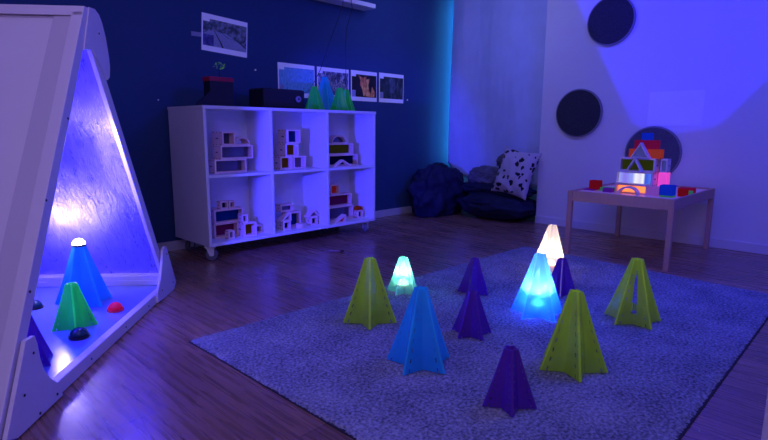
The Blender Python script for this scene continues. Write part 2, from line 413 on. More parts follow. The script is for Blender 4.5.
# cones on the cube shelf
ZT = 1.1
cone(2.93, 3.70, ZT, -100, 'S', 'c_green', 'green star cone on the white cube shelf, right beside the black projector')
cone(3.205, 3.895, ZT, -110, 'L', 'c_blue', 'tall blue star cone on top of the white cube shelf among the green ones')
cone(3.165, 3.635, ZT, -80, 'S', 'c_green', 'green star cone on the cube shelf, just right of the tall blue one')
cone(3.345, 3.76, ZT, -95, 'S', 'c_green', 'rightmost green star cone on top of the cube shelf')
# cones in the den
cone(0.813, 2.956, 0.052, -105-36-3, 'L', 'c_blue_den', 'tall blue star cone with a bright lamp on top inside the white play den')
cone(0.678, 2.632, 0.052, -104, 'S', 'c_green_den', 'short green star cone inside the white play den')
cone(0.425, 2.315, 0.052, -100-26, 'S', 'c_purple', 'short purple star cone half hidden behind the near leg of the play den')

# ------------------------------------------------------------------ dome lamps
def dome(x, y, z, r, mat, ring, label, lift=0.0, name='dome_light', cat='lamp', group=None):
    t = empty(name, (x, y, z)); tag(t, label, cat, group)
    if lift: link('lamp_body', MB().lathe([(r*.8, 0), (r*1.05, .004), (r*1.1, lift-.002), (r*.8, lift)]).mesh(), M['felt_rim'], t)
    pr = [(r, 0.010+lift)] + [(r*math.cos(a), lift + 0.010 + r*0.95*math.sin(a)) for a in [PI/2*i/8 for i in range(1, 8)]] + [(0.001, lift+0.010+r*.95)]
    link('dome', MB().lathe(pr).mesh(), mat, t, smooth=True)
    link('base_ring', MB().lathe([(r*.9, lift), (r*1.12, lift), (r*1.12, lift+.010), (r*.9, lift+.0105)]).mesh(), ring, t)
    return t
M['lit_cool'] = emissive('cool_lamp_glow', (0.75, 0.95, 1.0), 9)
M['lit_blue'] = emissive('blue_lamp_glow', (0.25, 0.7, 1.0), 8)
M['lit_warm'] = emissive('warm_lamp_glow', (1.0, 0.75, 0.5), 10)
M['lit_den'] = emissive('violet_lamp_glow', (0.75, 0.68, 1.0), 30)
M['orange_ring'] = principled('orange_ring', (0.9, 0.15, 0.05), 0.5, emis=(1, .12, .03), estr=1.2)
M['dome_red'] = principled('red_dome', (0.75, 0.01, 0.04), 0.15, emis=(1, 0.0, 0.03), estr=.18)
M['dome_dark'] = principled('dark_green_dome', (0.01, 0.05, 0.06), 0.12)
dome(2.225, 2.010, ZR, .032, M['lit_cool'], M['orange_ring'], 'small round lamp shining inside the green star cone', lift=.035)
dome(2.439, 1.270, ZR, .032, M['lit_blue'], M['black'], 'small round lamp shining inside the lit blue star cone', lift=.035)
dome(3.265, 1.622, ZR, .032, M['lit_warm'], M['orange_ring'], 'small round lamp shining inside the white star cone', lift=.035)
dome(0.885, 2.722, 0.052, .034, M['dome_red'], M['red'], 'red half-dome light on the play den floor, right of the blue cone')
dome(0.648, 2.472, 0.052, .036, M['dome_dark'], M['black'], 'dark glossy half-dome light in front of the green cone in the play den')
dome(0.612, 3.04, 0.052, .034, M['dome_dark'], M['black'], 'dark half-dome light at the left of the play den floor, behind the green cone')
dome(0.813, 2.956, 0.052+.301, .030, M['lit_den'], M['black'], 'dazzling violet-white dome lamp on top of the blue cone in the play den')

# ------------------------------------------------------------------ play den
S = Vector((0.65747, 0.75348, 0)); NRM = Vector((0.75348, -0.65747, 0)); A0 = Vector((0.305, 1.866, 0)) - NRM*0.018
den = empty('play_den', A0, math.atan2(S.y, S.x))
tag(den, 'white triangular A-frame play den with mirrored inside panel and blue light', 'play den')
# local frame: x along the end face (s), y = depth into the den (t), z up
DL = 1.15
def st(p, q, w): return (p, w, q)
k1 = 0.581   # near slope ds/dz
k2 = 0.589
def near(z, off=0): return -.08 + k1*(z-.05) + off
def far(z, off=0): return 1.549 - k2*z - off
nl = [(near(.03), .03), (near(1.40), 1.40), (near(1.40)+.02, 1.425), (near(1.40)+.075, 1.425), (near(.03)+.06, .03)]
# near leg (end board), far leg
link('leg', MB().prism(nl, 0, .045, st).mesh(bevel=.003), M['den_white'], den)
fl = [(far(.02), .02), (far(1.30), 1.30), (far(1.30)-.06, 1.30), (far(.02)-.06, .02)]
link('leg', MB().prism(fl, 0, .019, st).mesh(bevel=.003), M['den_white'], den)
# inner trims on the far leg (pale stile seen inside)
st2 = [(far(.06)-.055, .06), (far(1.24)-.055, 1.24), (far(1.24)-.10, 1.24), (far(.06)-.10, .06)]
# near panel: sloping board + raised frame on the outside
pn = [(near(.10)+.022, .10), (near(1.40)+.022, 1.40), (near(1.40)+.045, 1.40), (near(.10)+.045, .10)]
link('side_panel', MB().prism(pn, .045, DL, st).mesh(), M['den_panel'], den)
def slab(z0, z1, t0, t1, o0=.0, o1=.03):
    return [(near(z0)+o0, z0), (near(z1)+o0, z1), (near(z1)+o1, z1), (near(z0)+o1, z0)]
link('frame_stile', MB().prism(slab(.10, 1.40, 0, 0, .012, .03), .045, .115, st).mesh(bevel=.002), M['den_board'], den)
link('frame_stile', MB().prism(slab(.10, 1.40, 0, 0, .012, .03), DL-.07, DL, st).mesh(bevel=.002), M['den_board'], den)
link('frame_rail', MB().prism(slab(1.385, 1.425, 0, 0, .0, .06), .001, DL, st).mesh(bevel=.002), M['den_white'], den)
link('frame_rail', MB().prism(slab(.03, .10, 0, 0, .012, .04), .045, DL, st).mesh(bevel=.002), M['den_board'], den)
# far panel
pf = [(far(.05)-.01, .05), (far(1.38)-.01, 1.38), (far(1.38)-.05, 1.38), (far(.05)-.05, .05)]
link('side_panel', MB().prism([(far(.05)-.005, .05), (far(1.38)-.005, 1.38), (far(1.38)-.028, 1.38), (far(.05)-.028, .05)], .019, DL, st).mesh(), M['den_board'], den)
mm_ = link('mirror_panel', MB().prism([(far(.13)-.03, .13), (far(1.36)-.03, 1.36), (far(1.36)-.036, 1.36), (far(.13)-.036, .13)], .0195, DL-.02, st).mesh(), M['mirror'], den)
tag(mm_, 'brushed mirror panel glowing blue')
sk = MB()
for z0, z1, o in ((.052, .085, .060), (.085, .093, .052), (.093, .118, .056), (.118, .13, .046)):
    sk.prism([(far(z0)-.028, z0), (far(z1)-.028, z1), (far(z1)-o, z1), (far(z0)-o, z0)], .02, DL-.02, st)
link('skirting', sk.mesh(), M['den_white'], den)
# floor and front beam
link('floor_board', MB().box(.03, far(.05)-.02, .03, DL, .03, .05).mesh(), M['den_floor'], den)
link('base_beam', MB().box(.05, 1.45, -.006, .03, 0.002, .056).mesh(bevel=.004), M['den_white'], den)
link('base_beam', MB().box(.05, 1.45, DL, DL+.03, 0.002, .056).mesh(bevel=.004), M['den_white'], den)
# gussets
ng = [(-.075, .03), (-.02, .005), (.249, .005), (.248, .044), (.183, .103), (.152, .15), (.138, .196), (.131, .251), (.12, .282), (.07, .284)]
link('gusset', MB().prism(ng, -.020, -.006, st).mesh(bevel=.003), M['den_white'], den)
fg = [(1.262, .01), (1.39, .002), (1.54, .002), (1.585, .035), (1.46, .262), (1.44, .285), (1.413, .288), (1.385, .27), (1.37, .216), (1.325, .13), (1.26, .067)]
link('gusset', MB().prism(fg, -.020, -.006, st).mesh(bevel=.003), M['den_white'], den)
ag = [(near(1.3)+.045, 1.30), (near(1.40)+.035, 1.405), (.745, 1.427), (.80, 1.43), (.835, 1.415), (.86, 1.385), (.885, 1.33), (.903, 1.25), (.905, 1.21), (.895, 1.165), (.87, 1.15), (.82, 1.20), (.75, 1.262), (near(1.25)+.055, 1.25)]
link('gusset', MB().prism(ag, -.006, -.0005, st).mesh(bevel=.003), M['den_white'], den)
for p, q in ((.10, .23), (.03, .12), (.21, .03), (.10, .02), (1.44, .24), (1.52, .05), (1.33, .06), (.78, 1.33), (.85, 1.32), (.5, .98), (.30, .70), (.15, .42), (1.14, .70), (1.25, .52), (1.35, .33), (.5, .03), (.85, .03), (1.15, .03)):
    yy = -.0215 if (q < .3 and not (q == .03 and p > .4)) or q > 1.3 else -.008
    if q == .52 or q == .7 or q == .33 or q == .98 or q == .42: yy = -.002
    Mx = Matrix.Translation((p, yy, q)) @ Matrix.Rotation(PI/2, 4, 'X')
    link('screw', MB().lathe([(.0045, 0), (.005, .0015), (.003, .0025)], 10, Mx).mesh(), M['screw'], den)

# ------------------------------------------------------------------ cube shelf on casters
ux0, ux1, uy0, uy1, uz0, uz1 = 1.780, 3.430, 3.46, 4.0, .112, 1.10
unit = empty('cube_shelf', (ux0, uy0, 0)); tag(unit, 'white six-cube storage shelf on casters against the navy wall', 'shelf unit')
W_, D_ = ux1-ux0, uy1-uy0; th = .022
def part(name, *b, m='melamine', bev=.0015): return link(name, MB().box(*b).mesh(bevel=bev), M[m], unit)
part('side_panel', 0, th, 0, D_, uz0, uz1-th); part('side_panel', W_-th, W_, 0, D_, uz0, uz1-th)
part('top_panel', -.004, W_+.004, -.004, D_, uz1-th, uz1)
part('bottom_panel', th, W_-th, 0, D_, uz0, uz0+th)
part('back_panel', th, W_-th, .33, .345, uz0+th, uz1-th)
dx1, dx2 = 2.325-ux0, 2.876-ux0
for a in (dx1, dx2): part('divider', a-.011, a+.011, .001, .33, uz0+th, uz1-th)
for a, b in ((th, dx1-.011), (dx1+.011, dx2-.011), (dx2+.011, W_-th)): part('shelf_board', a, b, .003, .33, .600, .620)
def caster(x, y, rot):
    e = empty('caster', (x, y, 0), rot); e.parent = unit
    w = MB().lathe([(.012, -.016), (.040, -.016), (.045, -.008), (.045, .008), (.040, .016), (.012, .016)], 20, Matrix.Translation((0, 0, .0455)) @ Matrix.Rotation(PI/2, 4, 'X'))
    link('wheel', w.mesh(), M['rubber'], e)
    fk = MB()
    for s_ in (-1, 1):
        fk.prism([(-.014, .038), (.014, .038), (.036, .096), (-.02, .096)], s_*.019, s_*.023, XYZ)
        fk.lathe([(.010, 0), (.010, .006)], 10, Matrix.Translation((0, s_*.024, .0455)) @ Matrix.Rotation(PI/2, 4, 'X'))
    fk.box(-.022, .038, -.024, .024, .092, .1); fk.box(-.03, .045, -.03, .03, .1, .111)
    link('fork', fk.mesh(), M['steel'], e)
for cx, cy, rr in ((.045, .06, 2.6), (.075, .46, .4), (W_-.07, .06, 1.0), (W_-.35, .30, .3), (W_-.06, .47, .8)): caster(cx, cy, rr)

# ------------------------------------------------------------------ blocks
ACR = {
 'clear': acrylic('clear_acrylic', (0.55, 0.55, 0.75), 0.0, .75), 'blue': acrylic('blue_acrylic', (0.01, 0.07, 0.45), 0.02),
 'navy': acrylic('navy_acrylic', (0.01, 0.02, 0.12), 0.0, .1), 'magenta': acrylic('magenta_acrylic', (0.25, 0.02, 0.22), 0.03),
 'amber': acrylic('amber_acrylic', (0.30, 0.13, 0.03), 0.03), 'olive': acrylic('olive_acrylic', (0.20, 0.20, 0.03), 0.03),
 'red': acrylic('red_acrylic', (0.7, 0.06, 0.05), 0.05), 'lilac': acrylic('lilac_acrylic', (0.35, 0.22, 0.55), 0.02),
 'orange': acrylic('orange_acrylic', (0.6, 0.10, 0.03), 0.03),
}
def arcpts(r, n=14, x=0, z=0): return [(x + r*math.cos(PI - PI*i/n), z + r*math.sin(PI - PI*i/n)) for i in range(n+1)]
def block(kind, w, h, d, loc, rz=0.0, pane=None, label='', group=None, wood='birch', bt=.011, name=None, yaw_jit=0):
    """origin = bottom centre of the front face"""
    nm = name or {'rect': 'window_block', 'tri': 'triangle_block', 'arch': 'arch_block', 'solid': 'cube_block', 'half': 'half_disc_block', 'rtri': 'triangle_block', 'tris': 'triangle_block'}[kind]
    t = empty(nm, loc, rz+yaw_jit); tag(t, label, 'block', group)
    mb = MB(); inner = None
    if kind == 'rect':
        o = [(-w/2, 0), (w/2, 0), (w/2, h), (-w/2, h)]; inner = [(-w/2+bt, bt), (w/2-bt, bt), (w/2-bt, h-bt), (-w/2+bt, h-bt)]
    elif kind == 'tri':
        o = [(-w/2, 0), (w/2, 0), (0, h)]; c = (0, h/3); k = 1 - bt/(.30*min(w, h))
        k = max(.3, 1 - 2.2*bt/h); inner = [(c[0]+(p[0]-c[0])*k, c[1]+(p[1]-c[1])*k*1.0) for p in o]
    elif kind == 'rtri':
        o = [(-w/2, 0), (w/2, 0), (w/2, h)]; c = (w/6, h/3); k = max(.3, 1-2.6*bt/h); inner = [(c[0]+(p[0]-c[0])*k, c[1]+(p[1]-c[1])*k) for p in o]
    elif kind == 'half':
        o = arcpts(h, 14); o = [(x*w/2/h, z) for x, z in o]; inner = [(x*(1-bt*2/w), bt*.9 + z*(1-bt*1.9/h)) for x, z in o]
    elif kind == 'arch':
        a = arcpts(1, 16); ou = [(x*w/2, z*h) for x, z in a]; inn = [(x*(w/2-bt), z*(h-bt)) for x, z in a]
        mb.prism(ou + inn[::-1], 0, d, XYZ)
    if kind == 'tris':
        mb.prism([(-w/2, 0), (w/2, 0), (0, h)], 0, d, XYZ)
    if inner:
        mb.ring(o, inner, 0, d, XYZ)
        if kind == 'rect':   # dowel slots on the end grain
            for s_ in (-1, 1):
                xx = s_*(w/2)
                mb.box(min(xx, xx+s_*.0008), max(xx, xx+s_*.0008), d*.38, d*.62, h*.45, h*.54, 1)
                for z in (0, h-.011):
                    for q in (.15, .5, .8): mb.box(min(xx, xx+s_*.0007), max(xx, xx+s_*.0007), d*q, d*q+.008, z+.001, z+.009, 1)
    if mb.v:
        link('wood_frame' if inner else 'wood_body', mb.mesh(), [M[wood], M['notch']], t)
    if inner and pane:
        pn_ = MB().prism(inner, d*.45, d*.52, XYZ).mesh()
        po = link('window_pane', pn_, ACR[pane] if isinstance(pane, str) else pane, t)
        if pane != 'clear': po['label'] = 'coloured see-through pane'
    return t

def sb(kind, x0, x1, z0, z1, y=3.6, d=.1, pane=None, label='', group=None, **k):
    return block(kind, (x1-x0)*1.05, z1-z0, d*1.2, ((x0+x1)/2-.008, y-.022, z0), pane=pane, label=label, group=group, **k)
F1 = .621; F0 = .1345
# upper left cube
sb('rect', 1.927, 2.175, F1, F1+.1, 3.60, .1, 'clear', 'long wooden window block, lowest of the stack in the upper left cube')
sb('rect', 1.979, 2.234, F1+.1005, F1+.2005, 3.60, .1, 'clear', 'long wooden window block in the middle of the upper left cube stack')
sb('rect', 1.992, 2.093, F1+.201, F1+.301, 3.60, .13, 'clear', 'square wooden window block on top of the upper left cube stack')
sb('half', 2.100, 2.222, F1+.201, F1+.262, 3.61, .09, None, 'small open wooden half-round block on the upper left cube stack')
# lower left cube
sb('rect', 1.915, 2.105, F0, F0+.11, 3.63, .1, 'magenta', 'wooden block with magenta pane, lowest of the stack in the lower left cube')
sb('rect', 1.915, 2.145, F0+.1105, F0+.215, 3.62, .1, 'blue', 'long wooden block with a blue pane in the lower left cube')
sb('rect', 1.965, 2.023, F0+.2155, F0+.277, 3.62, .05, 'navy', 'small wooden cube block with dark window atop the blue-paned block')
sb('rect', 2.034, 2.082, F0+.2155, F0+.273, 3.62, .05, 'lilac', 'small wooden cube block with pale window atop the blue-paned block')
sb('rect', 2.108, 2.212, F0, F0+.105, 3.54, .11, 'amber', 'square wooden window block before the lower left cube stack')
sb('rect', 2.100, 2.150, F0+.1055, F0+.170, 3.555, .05, 'clear', 'small upright wooden block resting on the square block in the lower left cube')
sb('rect', 1.975, 2.021, F0, F0+.064, 3.54, .045, 'clear', 'small wooden window block at the very front of the lower left cube')
sb('rect', 2.235, 2.300, F0, F0+.064, 3.60, .05, 'clear', 'small wooden window block alone at the right of the lower left cube')
# upper middle cube
sb('rect', 2.493, 2.606, F1, F1+.103, 3.60, .1, 'amber', 'square wooden block with dark pane at the lower left of the upper middle cube')
sb('rect', 2.622, 2.740, F1, F1+.103, 3.60, .1, 'lilac', 'square wooden block with lilac pane at the lower right of the upper middle cube')
sb('rect', 2.548, 2.668, F1+.1035, F1+.2065, 3.60, .11, 'amber', 'square wooden block with amber pane in the middle of the upper middle cube stack')
sb('rect', 2.566, 2.690, F1+.207, F1+.317, 3.60, .11, 'blue', 'square wooden block with blue pane on top of the upper middle cube stack')
# lower middle cube
sb('rect', 2.476, 2.546, F0, F0+.070, 3.56, .07, 'navy', 'small wooden block with dark blue pane at the lower left of the lower middle cube')
sb('rtri', 2.452, 2.556, F0+.0705, F0+.14, 3.565, .06, 'clear', 'small wooden triangle block on the dark-paned block in the lower middle cube')
sb('rect', 2.585, 2.700, F0, F0+.125, 3.63, .09, 'blue', 'square wooden block with blue pane in the middle of the lower middle cube')
sb('rect', 2.490, 2.612, F0+.1405, F0+.20, 3.61, .06, 'clear', 'flat wooden window block laid over the triangle in the lower middle cube')
t = tag(link('round_block', MB().lathe([(.034, 0), (.036, .003), (.036, .035), (.033, .038)], 20).mesh(), M['birch'], loc=(2.628, 3.535, F0)), 'short round wooden block at the front of the lower middle cube', 'block')
sb('rect', 2.780, 2.850, F0, F0+.068, 3.59, .06, 'navy', 'small wooden block with navy pane at the right of the lower middle cube')
sb('tri', 2.745, 2.880, F0+.0685, F0+.13, 3.59, .05, 'lilac', 'wide wooden triangle roof block at the right of the lower middle cube')
# upper right cube
sb('rect', 3.013, 3.340, F1, F1+.1, 3.62, .1, 'navy', 'long wooden block with navy pane, lower of two in the upper right cube')
sb('rect', 2.985, 3.290, F1+.1005, F1+.198, 3.62, .1, 'olive', 'long wooden block with olive yellow pane in the upper right cube')
sb('half', 3.046, 3.215, F1+.1985, F1+.27, 3.62, .08, 'clear', 'half-round wooden block with clear pane atop the upper right cube stack')
sb('tri', 2.975, 3.195, F1, F1+.062, 3.52, .035, None, 'open wooden triangle block standing before the long blocks in the upper right cube', bt=.009)
# lower right cube
sb('rect', 2.990, 3.285, F0, F0+.125, 3.62, .1, 'clear', 'long wooden window block with no colour, lowest in the lower right cube')
sb('rect', 2.985, 3.268, F0+.1255, F0+.235, 3.62, .1, 'magenta', 'long wooden block with magenta pane in the lower right cube')
sb('rect', 3.026, 3.125, F0+.2355, F0+.325, 3.62, .07, 'red', 'square wooden block with red pane on top of the lower right cube stack')
sb('rtri', 2.965, 3.095, F0, F0+.068, 3.50, .05, 'red', 'small wooden triangle block with reddish pane before the lower right cube stack', name='triangle_block')
sb('rect', 3.315, 3.380, F0, F0+.070, 3.58, .06, 'blue', 'small wooden block with bright blue pane at the right of the lower right cube')
t = empty('half_disc_block', (3.35, 3.58, F0+.0705)); tag(t, 'small orange half-round block on the blue-paned block in the lower right cube', 'block')
link('body', MB().prism([(x, z) for x, z in arcpts(.035, 12)], 0, .05, XYZ).mesh(), ACR['orange'], t)

# ------------------------------------------------------------------ objects on the cube shelf
pj = empty('projector', (2.555, 3.70, ZT)); tag(pj, 'black box projector with a round lens on top of the cube shelf', 'projector')
link('case', MB().box(-.135, .275, 0, .22, .006, .165).mesh(bevel=.02), M['black'], pj)
link('lens_ring', MB().lathe([(.022, 0), (.026, .004), (.026, .012), (.022, .014)], 24, Matrix.Translation((.20, -.001, .088)) @ Matrix.Rotation(PI/2, 4, 'X')).mesh(), M['felt_rim'], pj)
link('lens', MB().lathe([(.020, 0), (.018, .0145), (.001, .0155)], 24, Matrix.Translation((.20, 0, .088)) @ Matrix.Rotation(PI/2, 4, 'X')).mesh(), M['lens'], pj)
for q in (-.11, .22):
    for y_ in (.02, .18): link('foot', MB().box(q, q+.04, y_, y_+.04, 0, .006).mesh(bevel=.001), M['rubber'], pj)

bx = empty('storage_box', (2.075, 3.72, ZT)); bx.scale = (.8, .8, .95); tag(bx, 'dark open box with a red lit rim at the left end of the cube shelf', 'box')
link('box_body', MB().ring([(-.12, 0), (.12, 0), (.12, .12), (-.12, .12)], [(-.108, .012), (.108, .012), (.108, .108), (-.108, .108)], .0, .2, lambda p, q, w: (p, q, w)).box(-.119, .119, .001, .119, 0, .01).mesh(bevel=.002), M['black'], bx)
link('rim', MB().ring([(-.125, -.004), (.125, -.004), (.125, .125), (-.125, .125)], [(-.108, .012), (.108, .012), (.108, .108), (-.108, .108)], .2, .232, lambda p, q, w: (p, q, w)).mesh(bevel=.002), principled('red_rim', (.22, .005, .03), .4, emis=(.5, 0, .04), estr=.03), bx)
ws = MB().prism([(-.20, 0), (.02, 0), (.02, .03), (-.06, .12), (-.085, .12), (-.20, .02)], -.05, -.03, XYZ)
ws.prism([(-.20, 0), (-.02, 0), (-.02, .012), (-.20, .012)], -.11, -.03, XYZ)
tag(link('tablet_stand', ws.mesh(bevel=.003), M['black'], loc=(2.06, 3.74, ZT)), 'slanting black stand before the red-rimmed box on the cube shelf', 'stand')
plm = empty('ball_ornament', (2.105, 3.80, ZT)); tag(plm, 'small green glinting ball ornament standing up out of the red-rimmed box', 'ornament')
link('stem', MB().tube([(0, 0, .0105), (.004, 0, .15), (0, 0, .285)], .003, 6).mesh(), M['black'], plm)
fo = MB()
for i in range(46):
    a = random.uniform(0, 2*PI); b = random.uniform(-1, 1); r = .026+random.random()*.012
    c = Vector((r*1.25*math.cos(a)*math.sqrt(1-b*b), r*math.sin(a)*math.sqrt(1-b*b), .31+b*.024))
    q = Matrix.Translation(c) @ Matrix.Rotation(random.uniform(0, PI), 4, Vector((random.random(), random.random(), random.random()+.1)).normalized())
    fo.add([q @ Vector(p) for p in ((-.009, 0, 0), (0, -.005, .001), (.009, 0, 0), (0, .005, .001))], [(0, 1, 2, 3)])
link('glint_flecks', fo.mesh(), principled('green_glints', (.16, .4, .10), .3, emis=(.15, .45, .12), estr=.16, noise_amt=.6, nscale=80), plm)  # green glints of the ball put in as faintly glowing flecks

# ------------------------------------------------------------------ wall shelf, cables, wall bits
tag(link('wall_shelf', MB().box(3.05, 3.83, 3.865, 4.029, 2.098, 2.138).mesh(bevel=.003), M['edge']), 'white floating shelf high on the navy wall', 'shelf')
tag(link('hanging_cable', MB().tube([(3.40, 3.85, 2.14), (3.395, 3.852, 2.06), (3.36, 3.90, 1.90), (3.30, 3.95, 1.70), (3.206, 3.95, 1.486), (3.127, 3.93, 1.383), (3.0, 3.88, 1.27), (2.86, 3.86, 1.22), (2.84, 3.85, 1.19)], .0028, 6).mesh(), M['cable'], smooth=True), 'thin dark cable hanging from the wall shelf down to the projector', 'cable')
tag(link('hanging_cable', MB().tube([(3.50, 3.86, 2.145), (3.52, 3.86, 2.05), (3.525, 3.95, 1.88), (3.53, 3.97, 1.70), (3.538, 3.975, 1.431), (3.542, 3.98, 1.2), (3.55, 3.99, .9), (3.55, 4.0, .3)], .0028, 6).mesh(), M['cable'], smooth=True), 'thin dark cable hanging straight down beside the rightmost green cone', 'cable')
tag(link('wall_hook', MB().lathe([(.006, 0), (.008, .008), (.004, .012)], 10, Matrix.Translation((2.562, 4.029, 1.432)) @ Matrix.Rotation(PI/2, 4, 'X')).mesh(), M['paper']), 'tiny white hook on the navy wall above the projector', 'hook')
tag(link('wall_hook', MB().lathe([(.006, 0), (.008, .008), (.004, .012)], 10, Matrix.Translation((4.485, 4.029, 1.264)) @ Matrix.Rotation(PI/2, 4, 'X')).mesh(), M['paper']), 'tiny white hook beside the forest poster', 'hook')
tag(link('wall_hook', MB().lathe([(.004, 0), (.005, .006), (.002, .008)], 10, Matrix.Translation((1.723, 4.029, 1.15)) @ Matrix.Rotation(PI/2, 4, 'X')).mesh(), M['paper']), 'tiny white hook on the navy wall left of the cube shelf', 'hook')
tag(link('tape_strip', MB().box(2.01, 2.11, 4.0265, 4.0285, 1.643, 1.675).mesh(), M['tape']), 'pale strip of tape beside the railway poster', 'tape')

# ------------------------------------------------------------------ posters
def picmat(name, stops, scale=6, stretch=(1, 1, 1), dist=0.5, detail=6, emis=0.0, vert=0.0):
    m, nt, out = newmat(name); N = nt.nodes.new; L = nt.links.new
    tc = N('ShaderNodeTexCoord'); mp = N('ShaderNodeMapping'); mp.inputs['Scale'].default_value = stretch; L(tc.outputs['Object'], mp.inputs[0])
    n = N('ShaderNodeTexNoise'); n.inputs['Scale'].default_value = scale; n.inputs['Detail'].default_value = detail; n.inputs['Distortion'].default_value = dist; L(mp.outputs[0], n.inputs['Vector'])
    sp = N('ShaderNodeSeparateXYZ'); L(tc.outputs['Object'], sp.inputs[0])
    mu = N('ShaderNodeMath'); mu.operation = 'MULTIPLY_ADD'; mu.inputs[1].default_value = vert; L(sp.outputs[2], mu.inputs[0]); L(n.outputs['Fac'], mu.inputs[2])
    cr = N('ShaderNodeValToRGB'); els = cr.color_ramp.elements
    while len(els) < len(stops): els.new(.5)
    for e, (p, c) in zip(els, stops): e.position = p; e.color = (*c, 1)
    L(mu.outputs[0], cr.inputs[0])
    b = N('ShaderNodeBsdfPrincipled'); b.inputs['Roughness'].default_value = .4; L(cr.outputs[0], b.inputs['Base Color'])
    L(cr.outputs[0], b.inputs['Emission Color']); b.inputs['Emission Strength'].default_value = emis  # prints brightened by a weak glow in their own colours
    L(b.outputs[0], out.inputs[0]); return m
def poster(x0, x1, z0, z1, pic, label, extra=None, tilt=0.0, code=True):
    w, h = x1-x0, z1-z0
    t = empty('poster', (x0+w/2, 4.0275, z0+h/2)); t.rotation_euler = (0, tilt, 0); tag(t, label, 'poster')
    link('paper_sheet', MB().box(-w/2, w/2, -.0012, .0012, -h/2, h/2).mesh(), M['paper'], t)
    a, b, c, d = -w/2+.010, w/2-.008, -h/2+.040, h/2-.036
    o = link('picture', MB().box(a, b, -.0022, -.0013, c, d).mesh(), pic, t)
    link('caption_tag', MB().box(a, a+.055, -.0028, -.0023, d-.022, d).mesh(), M['paper'], t)
    if code: link('corner_card', MB().box(a, a+.05, -.0028, -.0023, c, c+.065).mesh(), M['tape'], t)
    if extra: extra(t, a, b, c, d)
    return t
K = (.0, .0, .0)
rail_pic = picmat('railway_picture', [(.30, (.02, .03, .04)), (.45, (.05, .09, .08)), (.55, (.16, .19, .25)), (.75, (.30, .33, .42))], 26, (1, 1, 1), .3, 6, .03)
def rails(t, a, b, c, d):
    gm = principled('ballast_grey', (.36, .42, .55), .7, noise_amt=.4, nscale=90)
    dk = principled('rail_dark', (.02, .02, .03), .5)
    fn = lambda p, q, w: (p, w, q)
    link('track_bed', MB().prism([(a, c), (b, c), (b, c+.03), (a+.20, d-.09), (a+.05, d-.085), (a, d-.12)], -.0027, -.0023, fn).mesh(), gm, t)
    def rail(pts, w0, w1):
        n = len(pts); L_ = [(p[0]-(w0+(w1-w0)*i/(n-1))/2, p[1]) for i, p in enumerate(pts)]; R_ = [(p[0]+(w0+(w1-w0)*i/(n-1))/2, p[1]) for i, p in enumerate(pts)]
        return L_ + R_[::-1]
    link('rail', MB().prism(rail([(a+.095, d-.085), (a+.12, d-.12), (a+.15, d-.165), (a+.17, c)], .005, .014), -.0031, -.0028, fn).mesh(), dk, t)
    link('rail', MB().prism(rail([(a+.15, d-.085), (a+.22, d-.12), (b-.07, c+.07), (b-.006, c+.03)], .005, .018), -.0031, -.0028, fn).mesh(), dk, t)
    link('corner_photo', MB().box(a, a+.09, -.0036, -.0032, c, c+.085).mesh(), picmat('small_photo', [(.3, (.03, .03, .12)), (.6, (.1, .1, .3)), (.7, (.4, .4, .6))], 30), t)
poster(2.095, 2.495, 1.535, 1.815, rail_pic, 'tilted poster of a curving railway track on the navy wall', rails, tilt=.06, code=False)
rain = picmat('rain_picture', [(.28, (.03, .06, .2)), (.36, (.10, .30, .62)), (.7, (.16, .40, .75))], 60, (1, 1, .7), .1, 2, .05)
poster(2.79, 3.195, 1.225, 1.517, rain, 'poster of pale blue rain drops, leftmost in the poster row')
frost = picmat('frost_picture', [(.35, (.02, .03, .1)), (.5, (.12, .13, .25)), (.62, (.42, .43, .58))], 40, (1, 1, .6), 1.5, 8, .03)
poster(3.225, 3.620, 1.225, 1.517, frost, 'grey poster of frosty branches behind the blue cone on the shelf')
dark_bg = picmat('night_picture', [(.4, (.006, .006, .012)), (.7, (.02, .015, .03))], 10)
def flames(t, a, b, c, d):
    fm = picmat('flame_colours', [(.32, (.20, .03, .02)), (.5, (.62, .20, .08)), (.66, (.85, .50, .25))], 30, (1, 1, .4), 1.2, 5, .07)
    fn = lambda p, q, w: (p, w, q)
    mb = MB()
    mb.prism([(a+.16, c+.012), (a+.27, c+.004), (a+.24, c+.06), (a+.225, c+.12), (a+.25, d-.03), (a+.2, d-.045), (a+.20, d-.01), (a+.15, d-.03), (a+.09, d-.01), (a+.12, d-.06), (a+.11, d-.10), (a+.14, c+.08)], -.0027, -.0023, fn)
    mb.prism([(a+.25, c+.005), (a+.31, c+.004), (a+.32, c+.05), (a+.28, c+.11), (a+.27, c+.07)], -.0027, -.0023, fn)
    link('flame_shape', mb.mesh(), fm, t)
poster(3.650, 4.010, 1.225, 1.520, dark_bg, 'poster of orange flames on black in the poster row', flames)
forest = picmat('forest_picture', [(.35, (.008, .014, .02)), (.55, (.03, .055, .06)), (.72, (.12, .16, .2))], 22, (1.6, 1, .45), .8, 6, .02)
def mist(t, a, b, c, d):
    fn = lambda p, q, w: (p, w, q)
    link('misty_gap', MB().prism([(a+.15, c+.06), (a+.21, c+.06), (a+.20, c+.12), (a+.23, d-.02), (a+.17, d-.005), (a+.13, d-.03), (a+.16, c+.12)], -.0027, -.0023, fn).mesh(),
         picmat('mist', [(.3, (.04, .07, .08)), (.7, (.16, .2, .26))], 30, (2, 1, .6)), t)
poster(4.045, 4.420, 1.225, 1.525, forest, 'dark misty forest poster, rightmost in the poster row', mist)

